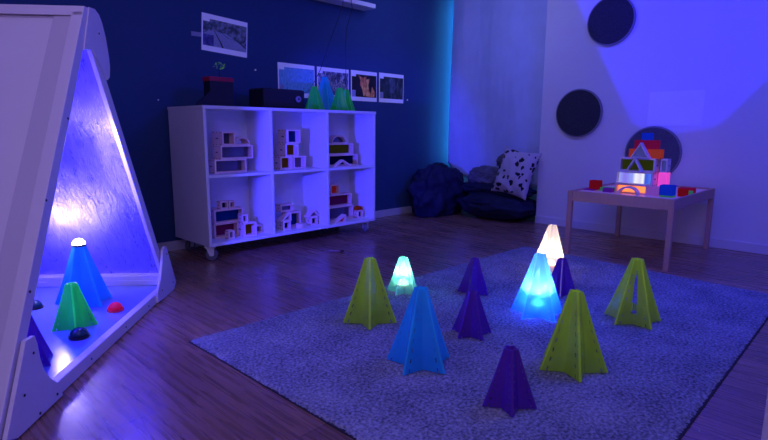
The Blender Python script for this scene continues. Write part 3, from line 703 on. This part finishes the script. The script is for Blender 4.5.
# ------------------------------------------------------------------ felt discs, paper sheet on the right wall
def disc(y, z, r, mat, label):
    Mx = Matrix.Rotation(-PI/2, 4, 'Y')
    t = empty('felt_disc', (XW-.001, y, z)); tag(t, label, 'wall disc')
    link('rim', MB().lathe([(r*.94, 0), (r, .002), (r, .024), (r*.955, .026)], 48, Mx).mesh(), M['felt_rim'], t)
    link('face', MB().lathe([(r*.95, .0245), (r*.945, .030), (.002, .031)], 48, Mx).mesh(), mat, t)
disc(2.045, 1.913, .213, M['felt'], 'dark round felt disc, highest of three on the white wall')
disc(2.287, 1.107, .226, M['felt'], 'dark round felt disc nearest the curtain, left of the table')
disc(1.596, .755, .232, M['felt_lit'], 'round felt disc toned as lit, with pale rim, behind the block tower')
tag(link('paper_sheet', MB().box(XW-.003, XW-.001, 1.24, 1.665, .99, 1.278).mesh(), principled('sheet_paper', (.80, .80, .84), .5)), 'blank white paper sheet on the blue-lit wall above the table', 'paper')

# ------------------------------------------------------------------ curtain
def curtain():
    y0, y1, z0, z1 = YA+.005, 3.955, .36, 2.55
    ny, nz = 110, 40; vs = []; fs = []
    for j in range(nz+1):
        for i in range(ny+1):
            a = i/ny; b = j/nz; y = y0+(y1-y0)*a; z = z0+(z1-z0)*b
            x = 5.175 + .020*math.sin(a*13+1.5*math.sin(b*3+a*4)) + .010*noise.noise(Vector((y*5, z*1.4, 0))) + .005*noise.noise(Vector((y*16, z*4, 5)))
            if a > .88: z += .14*(1-b)**3*(a-.88)/.12
            zz = z - (0.05*(1-b)*math.sin(a*5) if b < .3 else 0)
            vs.append((x, y, zz))
    w = ny+1
    for j in range(nz):
        for i in range(ny): fs.append((j*w+i, j*w+i+1, (j+1)*w+i+1, (j+1)*w+i))
    me = bpy.data.meshes.new('curtain'); me.from_pydata(vs, [], fs)
    o = link('window_curtain', me, principled('curtain_cloth', (.48, .56, .86), .85, noise_amt=.12, nscale=5, bump=.15, bscale=30), smooth=True)
    sol = o.modifiers.new('s', 'SOLIDIFY'); sol.thickness = .003
    tag(o, 'pale cloth sheet hung as a curtain over the alcove window', 'curtain')
curtain()

# ------------------------------------------------------------------ bean bags and cushions
def blob(name, c, r, rz, mat, label, cat, p=2.6, wr=.03, seed=0, flat=.0, tilt=(0, 0), subdiv=5, pinch=0.0, fine=0.0):
    bm = bmesh.new(); bmesh.ops.create_icosphere(bm, subdivisions=subdiv, radius=1)
    for v in bm.verts:
        d = v.co.normalized()
        k = (abs(d.x)**p + abs(d.y)**p + abs(d.z)**2.0)**(-1/p) if p != 2 else 1
        q = Vector((d.x*k*r[0], d.y*k*r[1], d.z*k*r[2]))
        if pinch: 
            e = max(abs(d.x), abs(d.y)); q.z *= 1-pinch*max(0, (e-.3))
        n1 = noise.noise(d*2.2+Vector((seed, 0, 0)))
        rid = 1-abs(noise.noise(Vector((d.x*3+seed, d.y*3, d.z*2.5))))*2
        n3 = noise.noise(d*9+Vector((seed*2, 1, 0)))
        q *= 1 + wr*1.6*n1 + wr*(rid-.4) + wr*.35*n3
        if fine: q += d*fine*random.uniform(-1, 1)
        v.co = q
    me = bpy.data.meshes.new(name); bm.to_mesh(me); bm.free()
    o = link(name, me, mat, smooth=True)
    o.rotation_euler = (tilt[0], tilt[1], rz)
    R_ = o.rotation_euler.to_matrix()
    Rc = R_.inverted()
    for v in me.vertices:
        q = R_ @ v.co + Vector(c); q.y = min(q.y, 4.008); q.x = min(q.x, 5.14)
        if q.x > 4.97: q.y = max(q.y, 2.70)
        v.co = Rc @ (q - Vector(c))
    o.location = Vector(c)
    if flat > 0:   # settle on the floor: flatten whatever would sink below it
        Ri = R_.inverted()
        for v in me.vertices:
            w = R_ @ v.co
            if w.z + c[2] < .004: w.z = .004 - c[2] + .0*w.z; v.co = Ri @ w
    tag(o, label, cat); return o
blob('bean_bag', (4.74, 3.75, .24), (.42, .24, .31), .04, M['navy_cloth'], 'crumpled dark navy bean bag against the navy wall', 'bean bag', 2.1, .13, 4, flat=1)
blob('floor_cushion', (4.94, 3.10, .14), (.25, .42, .15), .05, M['navy_cloth'], 'dark navy floor cushion, lowest under the spotted pillow', 'cushion', 3.0, .07, 5, flat=1, pinch=.25)
blob('floor_cushion', (4.99, 3.15, .31), (.18, .44, .085), .0, M['navy_cloth'], 'folded navy cushion lying on the lower floor cushion', 'cushion', 3.0, .07, 14, pinch=.3)
fur = principled('dark_grey_fur', (.15, .15, .22), 1.0, noise_amt=.9, nscale=6, bump=.8, bscale=90, stretch=(1, 1, 2.5))
blob('fur_cushion', (4.99, 3.27, .43), (.11, .23, .115), .1, fur, 'shaggy dark grey fur cushion on the navy floor cushions', 'cushion', 2.4, .10, 21, fine=.012)
blob('fur_cushion', (5.07, 3.05, .61), (.06, .14, .085), .3, fur, 'dark fur cushion partly behind the spotted pillow', 'cushion', 2.4, .10, 33, fine=.012)
def spot_mat():
    m, nt, out = newmat('dalmatian_cloth'); N = nt.nodes.new; L = nt.links.new
    tc = N('ShaderNodeTexCoord'); v = N('ShaderNodeTexVoronoi'); v.inputs['Scale'].default_value = 16; v.inputs['Randomness'].default_value = .85
    nz = N('ShaderNodeTexNoise'); nz.inputs['Scale'].default_value = 14; L(tc.outputs['Object'], nz.inputs['Vector'])
    mx = N('ShaderNodeMix'); mx.data_type = 'RGBA'; mx.inputs['Factor'].default_value = .06; L(tc.outputs['Object'], mx.inputs['A']); L(nz.outputs['Color'], mx.inputs['B'])
    L(mx.outputs['Result'], v.inputs['Vector'])
    lt = N('ShaderNodeMath'); lt.operation = 'LESS_THAN'; lt.inputs[1].default_value = .37; L(v.outputs['Distance'], lt.inputs[0])
    c = N('ShaderNodeMix'); c.data_type = 'RGBA'; c.inputs['A'].default_value = (.50, .44, .50, 1); c.inputs['B'].default_value = (.012, .012, .02, 1); L(lt.outputs[0], c.inputs['Factor'])
    b = N('ShaderNodeBsdfPrincipled'); b.inputs['Roughness'].default_value = .9; L(c.outputs['Result'], b.inputs['Base Color']); L(b.outputs[0], out.inputs[0]); return m
def pillow():
    n = 44; vs = []; fs = []; w, h, th_ = .43, .50, .09
    for side in (1, -1):
        for j in range(n+1):
            for i in range(n+1):
                u = i/n*2-1; v = j/n*2-1
                ex = 1-.10*(1-v*v)*abs(u)**3; ey = 1-.10*(1-u*u)*abs(v)**3
                z = side*th_*((1-abs(u)**2.6)*(1-abs(v)**2.6))**.55
                z += .022*noise.noise(Vector((u*2.5, v*2.0, 7)))*(1 if side > 0 else .6)
                z += .016*(1-abs(noise.noise(Vector((u*3+2, v*2, 1))))*2)*((1-u*u)*(1-v*v))
                vs.append((u*w/2*ex, v*h/2*ey, z))
    w_ = n+1; o2 = w_*w_
    for j in range(n):
        for i in range(n):
            a = j*w_+i
            fs.append((a, a+1, a+w_+1, a+w_)); fs.append((o2+a, o2+a+w_, o2+a+w_+1, o2+a+1))
    me = bpy.data.meshes.new('pillow'); me.from_pydata(vs, [], fs)
    bm = bmesh.new(); bm.from_mesh(me); bmesh.ops.remove_doubles(bm, verts=bm.verts, dist=.004); bm.to_mesh(me); bm.free()
    o = link('spotted_pillow', me, spot_mat(), smooth=True)
    # local z (thickness) faces -X; local y goes up, leaning back and rolled a little
    R_ = Matrix.Rotation(-PI/2, 4, 'Z') @ Matrix.Rotation(math.radians(72), 4, 'X') @ Matrix.Rotation(math.radians(-8), 4, 'Z')
    o.matrix_world = Matrix.Translation((4.88, 2.87, .51)) @ R_
    tag(o, 'white pillow with black dalmatian spots leaning in the alcove corner', 'pillow')
pillow()

# ------------------------------------------------------------------ activity table
tx0, tx1, ty0, ty1, tz = 3.88, 4.92, 1.075, 1.825, .495
tb = empty('activity_table', (tx0, ty0, 0)); tag(tb, 'low wooden light table with recessed top by the white wall', 'table')
TW, TD = tx1-tx0, ty1-ty0
def tp(name, *b, m='table_wood'): return link(name, MB().box(*b).mesh(bevel=.003), M[m], tb)
for x in (0, TW-.036):
    for y in (0, TD-.036): tp('leg', x, x+.036, y, y+.036, 0, tz-.001)
tp('apron', .003, .021, .036, TD-.036, tz-.078, tz); tp('apron', TW-.021, TW-.003, .036, TD-.036, tz-.078, tz)
tp('apron', .036, TW-.036, .003, .021, tz-.078, tz); tp('apron', .036, TW-.036, TD-.021, TD-.003, tz-.078, tz)
link('tabletop', MB().box(.021, TW-.021, .021, TD-.021, tz-.032, tz-.012).mesh(), principled('frosted_table_top', (.62, .50, .55), .35, emis=(.9, .35, .15), estr=.05), tb)
TZ = tz-.0115
R90 = -PI/2
def tbk(kind, y0, y1, z0, h, x, d, pane, label, wood='birch_grey', **k):
    return block(kind, y1-y0, h, d, (x, (y0+y1)/2, z0), R90, pane=pane, label=label, wood=wood, **k)
GL = {
 'orange_lit': acrylic('orange_lit_pane', (1.0, .36, .12), .75, .1), 'white_lit': None,
 'green_olive': acrylic('olive_green_pane', (.14, .18, .02), .09, .2), 'pink': acrylic('pink_lit_block', (.85, .14, .62), .38, .1),
 'pinkv': acrylic('violet_pink_block', (.45, .18, .62), .2, .15), 'bluec': acrylic('blue_cube', (.02, .10, .7), .09, .2),
 'redc': acrylic('red_cube', (.6, .02, .03), .08, .2), 'greenc': acrylic('green_tile', (.15, .6, .25), .08, .2),
 'orangec': acrylic('orange_cube', (.8, .15, .06), .10, .2), 'redd': acrylic('deep_red_block', (.55, .02, .12), .09, .2), 'purplec': acrylic('purple_tile', (.25, .03, .5), .1, .2),
 'clearb': acrylic('pale_blue_pane', (.25, .28, .7), .10, .3),
}
def stripes():
    m, nt, out = newmat('glowing_striped_pane'); N = nt.nodes.new; L = nt.links.new
    tc = N('ShaderNodeTexCoord'); sp = N('ShaderNodeSeparateXYZ'); L(tc.outputs['Object'], sp.inputs[0])
    mr = N('ShaderNodeMapRange'); mr.inputs['From Min'].default_value = -.13; mr.inputs['From Max'].default_value = .13; L(sp.outputs[0], mr.inputs[0])
    cr = N('ShaderNodeValToRGB'); cr.color_ramp.interpolation = 'EASE'; els = cr.color_ramp.elements
    st_ = [(0, (.35, .4, 1)), (.2, (.25, .2, .9)), (.4, (.3, .35, 1)), (.5, (.9, .9, 1)), (.62, (.75, .7, 1)), (.7, (.95, .95, 1)), (.76, (.05, .1, .8)), (.92, (.08, .2, .9))]
    while len(els) < len(st_): els.new(.5)
    for e, (p, c) in zip(els, st_): e.position = p; e.color = (*c, 1)
    L(mr.outputs[0], cr.inputs[0])
    em = N('ShaderNodeEmission'); em.inputs[1].default_value = .95; L(cr.outputs[0], em.inputs[0]); L(em.outputs[0], out.inputs[0]); return m
GL['white_lit'] = stripes()
BH = .100
X0 = 4.10
tbk('rect', 1.340, 1.565, TZ, .066, X0+.03, .09, GL['orange_lit'], 'wooden block glowing orange at the bottom of the block tower on the table', bt=.008)
tbk('arch', 1.375, 1.525, TZ, .058, X0-.035, .05, None, 'grey wooden arch block standing before the glowing orange block', bt=.014)
def cube(y0, y1, z0, h, x, d, mat, label, nm='cube_block'):
    t = empty(nm, (x, (y0+y1)/2, z0), R90); tag(t, label, 'block'); w = y1-y0
    link('body', MB().box(-w/2, w/2, 0, d, 0, h).mesh(bevel=.002), GL[mat], t)
    fr = MB().ring([(-w/2, 0), (w/2, 0), (w/2, h), (-w/2, h)], [(-w/2+.004, .004), (w/2-.004, .004), (w/2-.004, h-.004), (-w/2+.004, h-.004)], -.0012, .0, XYZ)
    link('edge_frame', fr.mesh(), GL[mat], t)
    return t
cube(1.242, 1.338, TZ, .066, X0+.02, .09, 'pinkv', 'violet-pink see-through block at the bottom right of the block tower')
cube(1.150, 1.238, TZ+.0125, .072, X0-.02, .08, 'bluec', 'bright blue cube block on a green tile at the right of the tower')
cube(1.150, 1.232, TZ, .012, X0-.02, .08, 'greenc', 'flat green tile block under the blue cube', 'tile_block')
cube(1.095, 1.150, TZ, .052, X0+.10, .06, 'redc', 'red block right of the blue cube on the table')
cube(1.115, 1.215, TZ, .040, X0+.33, .10, 'redd', 'flat deep red block at the back right of the table', 'tile_block')
cube(1.095, 1.15, TZ, .030, X0+.20, .08, 'greenc', 'small flat green block behind the red block on the table', 'tile_block')
cube(1.690, 1.765, TZ+.010, .068, X0+.02, .07, 'redc', 'red cube block alone at the left end of the table')
cube(1.60, 1.70, TZ, .026, X0+.05, .08, 'greenc', 'flat green block right of the lone red cube', 'tile_block')
cube(1.575, 1.64, TZ, .03, X0-.02, .06, 'purplec', 'flat purple block between the lone red cube and the tower', 'tile_block')
cube(1.72, 1.80, TZ, .009, X0+.0, .10, 'purplec', 'thin purple tile under the lone red cube', 'tile_block')
Z2 = TZ+.0665
tbk('rect', 1.297, 1.562, Z2, BH, X0, .11, GL['white_lit'], 'long wooden block with brightly glowing blue-white pane in the tower')
cube(1.218, 1.277, Z2, .100, X0+.06, .07, 'pink', 'glowing pink block beside the blue-white pane block in the tower')
Z3 = Z2+BH+.0005
tbk('rect', 1.288, 1.541, Z3, BH, X0, .10, GL['green_olive'], 'long wooden block with olive green pane in the middle of the tower')
tbk('rect', 1.222, 1.272, Z3, BH*.97, X0+.06, .07, GL['clearb'], 'narrow grey wooden block right of the olive pane block in the tower')
tbk('tri', 1.353, 1.475, Z3+.0, .106, X0-.055, .05, None, 'grey wooden triangle block standing before the olive pane block', bt=.013)
Z4 = Z3+BH+.0005
cube(1.420, 1.483, Z4, .064, X0+.02, .07, 'orangec', 'orange cube block at the left of the tower level above the olive block')
cube(1.352, 1.418, Z4, .064, X0+.02, .07, 'orangec', 'orange cube block in the centre behind the upper triangle')
cube(1.262, 1.350, Z4, .064, X0+.02, .07, 'orangec', 'orange cube block at the right of the tower level above the olive block')
tbk('tri', 1.322, 1.455, Z4, .112, X0-.032, .05, GL['clearb'], 'grey wooden triangle block with pale pane before the orange cubes', bt=.012)
Z5 = Z4+.0645
cube(1.372, 1.450, Z5, .064, X0+.025, .065, 'redd', 'deep red block, left one near the top of the tower')
cube(1.292, 1.369, Z5, .064, X0+.025, .065, 'redd', 'deep red block, right one near the top of the tower')
Z6 = Z5+.0645
cube(1.342, 1.405, Z6, .052, X0+.03, .055, 'bluec', 'small blue cube block at the very top of the tower')

# triangle standing in front of level 3 rests on the ledge of the glowing block; marker on the floor
mk = empty('marker_pen', (2.645, 3.095, .008), math.atan2(-.081, .083)); tag(mk, 'thin marker pen lying on the floor before the cube shelf', 'pen')
link('barrel', MB().tube([(-.058, 0, 0), (.03, 0, 0)], .007, 10).mesh(), M['marker'], mk)
link('cap', MB().tube([(.03, 0, 0), (.058, 0, 0)], .008, 10).mesh(), M['black'], mk)

# ------------------------------------------------------------------ lights
def light(kind, name, loc, col, power, size=.1, target=None, **k):
    d = bpy.data.lights.new(name, kind); d.color = col; d.energy = power
    if kind == 'AREA': d.shape = 'RECTANGLE'; d.size = size if not isinstance(size, tuple) else size[0]; d.size_y = size if not isinstance(size, tuple) else size[1]
    elif kind in ('POINT', 'SPOT'): d.shadow_soft_size = size
    for a, b in k.items(): setattr(d, a, b)
    o = bpy.data.objects.new(name, d); COL.objects.link(o); o.location = loc
    if target is not None: o.rotation_euler = (Vector(target)-Vector(loc)).to_track_quat('-Z', 'Y').to_euler()
    return o
w = bpy.data.worlds.new('world'); SC.world = w; w.use_nodes = True
w.node_tree.nodes['Background'].inputs[0].default_value = (.37, .29, .95, 1)
w.node_tree.nodes['Background'].inputs[1].default_value = .16
# general violet room light and the saturated blue ceiling wash over the rug
light('AREA', 'room_light', (.9, 1.0, 2.5), (.40, .325, 1.0), 15, (2.5, 2.0), (1.8, 1.2, 0))
light('AREA', 'den_panel_fill', (-.9, -.2, 2.3), (.50, .37, 1.0), 30, (1.2, 1.2), (.3, 2.3, .8))  # unseen fill added to brighten the den's near panel
light('AREA', 'blue_wash', (3.4, .4, 2.5), (.02, .04, 1.0), 48, (1.0, 1.0), (3.2, .9, 0))
light('AREA', 'alcove_fill', (3.9, 3.0, 2.5), (.30, .33, 1.0), 11, (.8, .8), (5.2, 3.4, 1.2))  # unseen fill added to brighten the alcove and curtain
# den
def dloc(s_, t_, z): return A0 + S*s_ - NRM*t_ + Vector((0, 0, z))
light('SPOT', 'den_lamp', dloc(.53, .107, .84), (.035, .03, 1.0), 420, .02, (2.7, 3.75, .60), spot_size=math.radians(44), spot_blend=.4)
light('POINT', 'den_cone_lamp', dloc(1.10, .43, .43), (.08, .05, 1.0), .9, .03)
light('POINT', 'den_upper_hotspot', dloc(.875, .05, .87), (.65, .55, 1.0), 1.5, .025)  # unseen point light added to make the panel's upper hot spot
light('POINT', 'den_lower_hotspot', dloc(1.14, .43, .40), (.62, .50, 1.0), 4.2, .03)  # floating point light added beside the panel for its lower hot spot
light('POINT', 'den_inner_lamp', dloc(.62, .6, .75), (.02, .01, 1.0), 26, .05)
# cones: puck lamps that shine upwards
def upl(name, x, y, z, col, p, ang=165): light('SPOT', name, (x, y, z), col, p, .02, (x, y, z+1), spot_size=math.radians(ang), spot_blend=.25)
upl('cyan_cone_lamp', 2.225, 2.010, .11, (.60, .95, 1.0), 3.4)
upl('blue_cone_lamp', 2.439, 1.270, .12, (.85, .92, 1.0), 4.0)
light('POINT', 'blue_cone_glow', (2.439, 1.270, .09), (.0, .05, 1.0), 24.0, .02)  # extra point light added for the deep blue base and rug pool
upl('white_cone_lamp', 3.265, 1.622, .11, (1.0, .76, .52), 2.3)
light('POINT', 'table_lamp', (4.16, 1.42, .60), (1.0, .5, .5), .35, .02)
# dusk light slipping past the curtain
light('AREA', 'window_gap_light', (5.315, 3.925, 1.5), (.08, .60, 1.0), 5.5, (.04, 1.9), (5.1, 4.03, 1.5))
# blue projection on the white wall, cut to shape by the projector gate
LP = Vector((3.2, 1.3, 2.45))
g = light('SPOT', 'wall_projector', LP, (.02, .012, 1.0), 150, .015, (5, 1.5, 1.7), spot_size=math.radians(120), spot_blend=.2)
g.data.use_nodes = True
nt = g.data.node_tree; N = nt.nodes.new; L = nt.links.new
em = nt.nodes['Emission']
gi = N('ShaderNodeNewGeometry')
poly = [(2.33, 2.02), (1.80, 1.01), (1.66, .945), (1.377, .925), (1.12, .985), (.55, 1.68)]
cen = Vector((5, 1.5, 1.8)) - LP
prev = None
for a, b in zip(poly[:-1], poly[1:]):
    n = (Vector((5, *a))-LP).cross(Vector((5, *b))-LP).normalized()
    if n.dot(cen) < 0: n = -n
    dt = N('ShaderNodeVectorMath'); dt.operation = 'DOT_PRODUCT'; L(gi.outputs['Incoming'], dt.inputs[0]); dt.inputs[1].default_value = n
    mr = N('ShaderNodeMapRange'); mr.inputs['From Min'].default_value = -.006; mr.inputs['From Max'].default_value = .008
    mr.inputs['To Min'].default_value = 0; mr.inputs['To Max'].default_value = 1
    L(dt.outputs['Value'], mr.inputs[0])
    if prev is None: prev = mr.outputs[0]
    else:
        mu = N('ShaderNodeMath'); mu.operation = 'MULTIPLY'; L(prev, mu.inputs[0]); L(mr.outputs[0], mu.inputs[1]); prev = mu.outputs[0]
L(prev, em.inputs['Strength'])

SC.view_settings.view_transform = 'Standard'
SC.view_settings.look = 'None'
SC.view_settings.exposure = 0.0
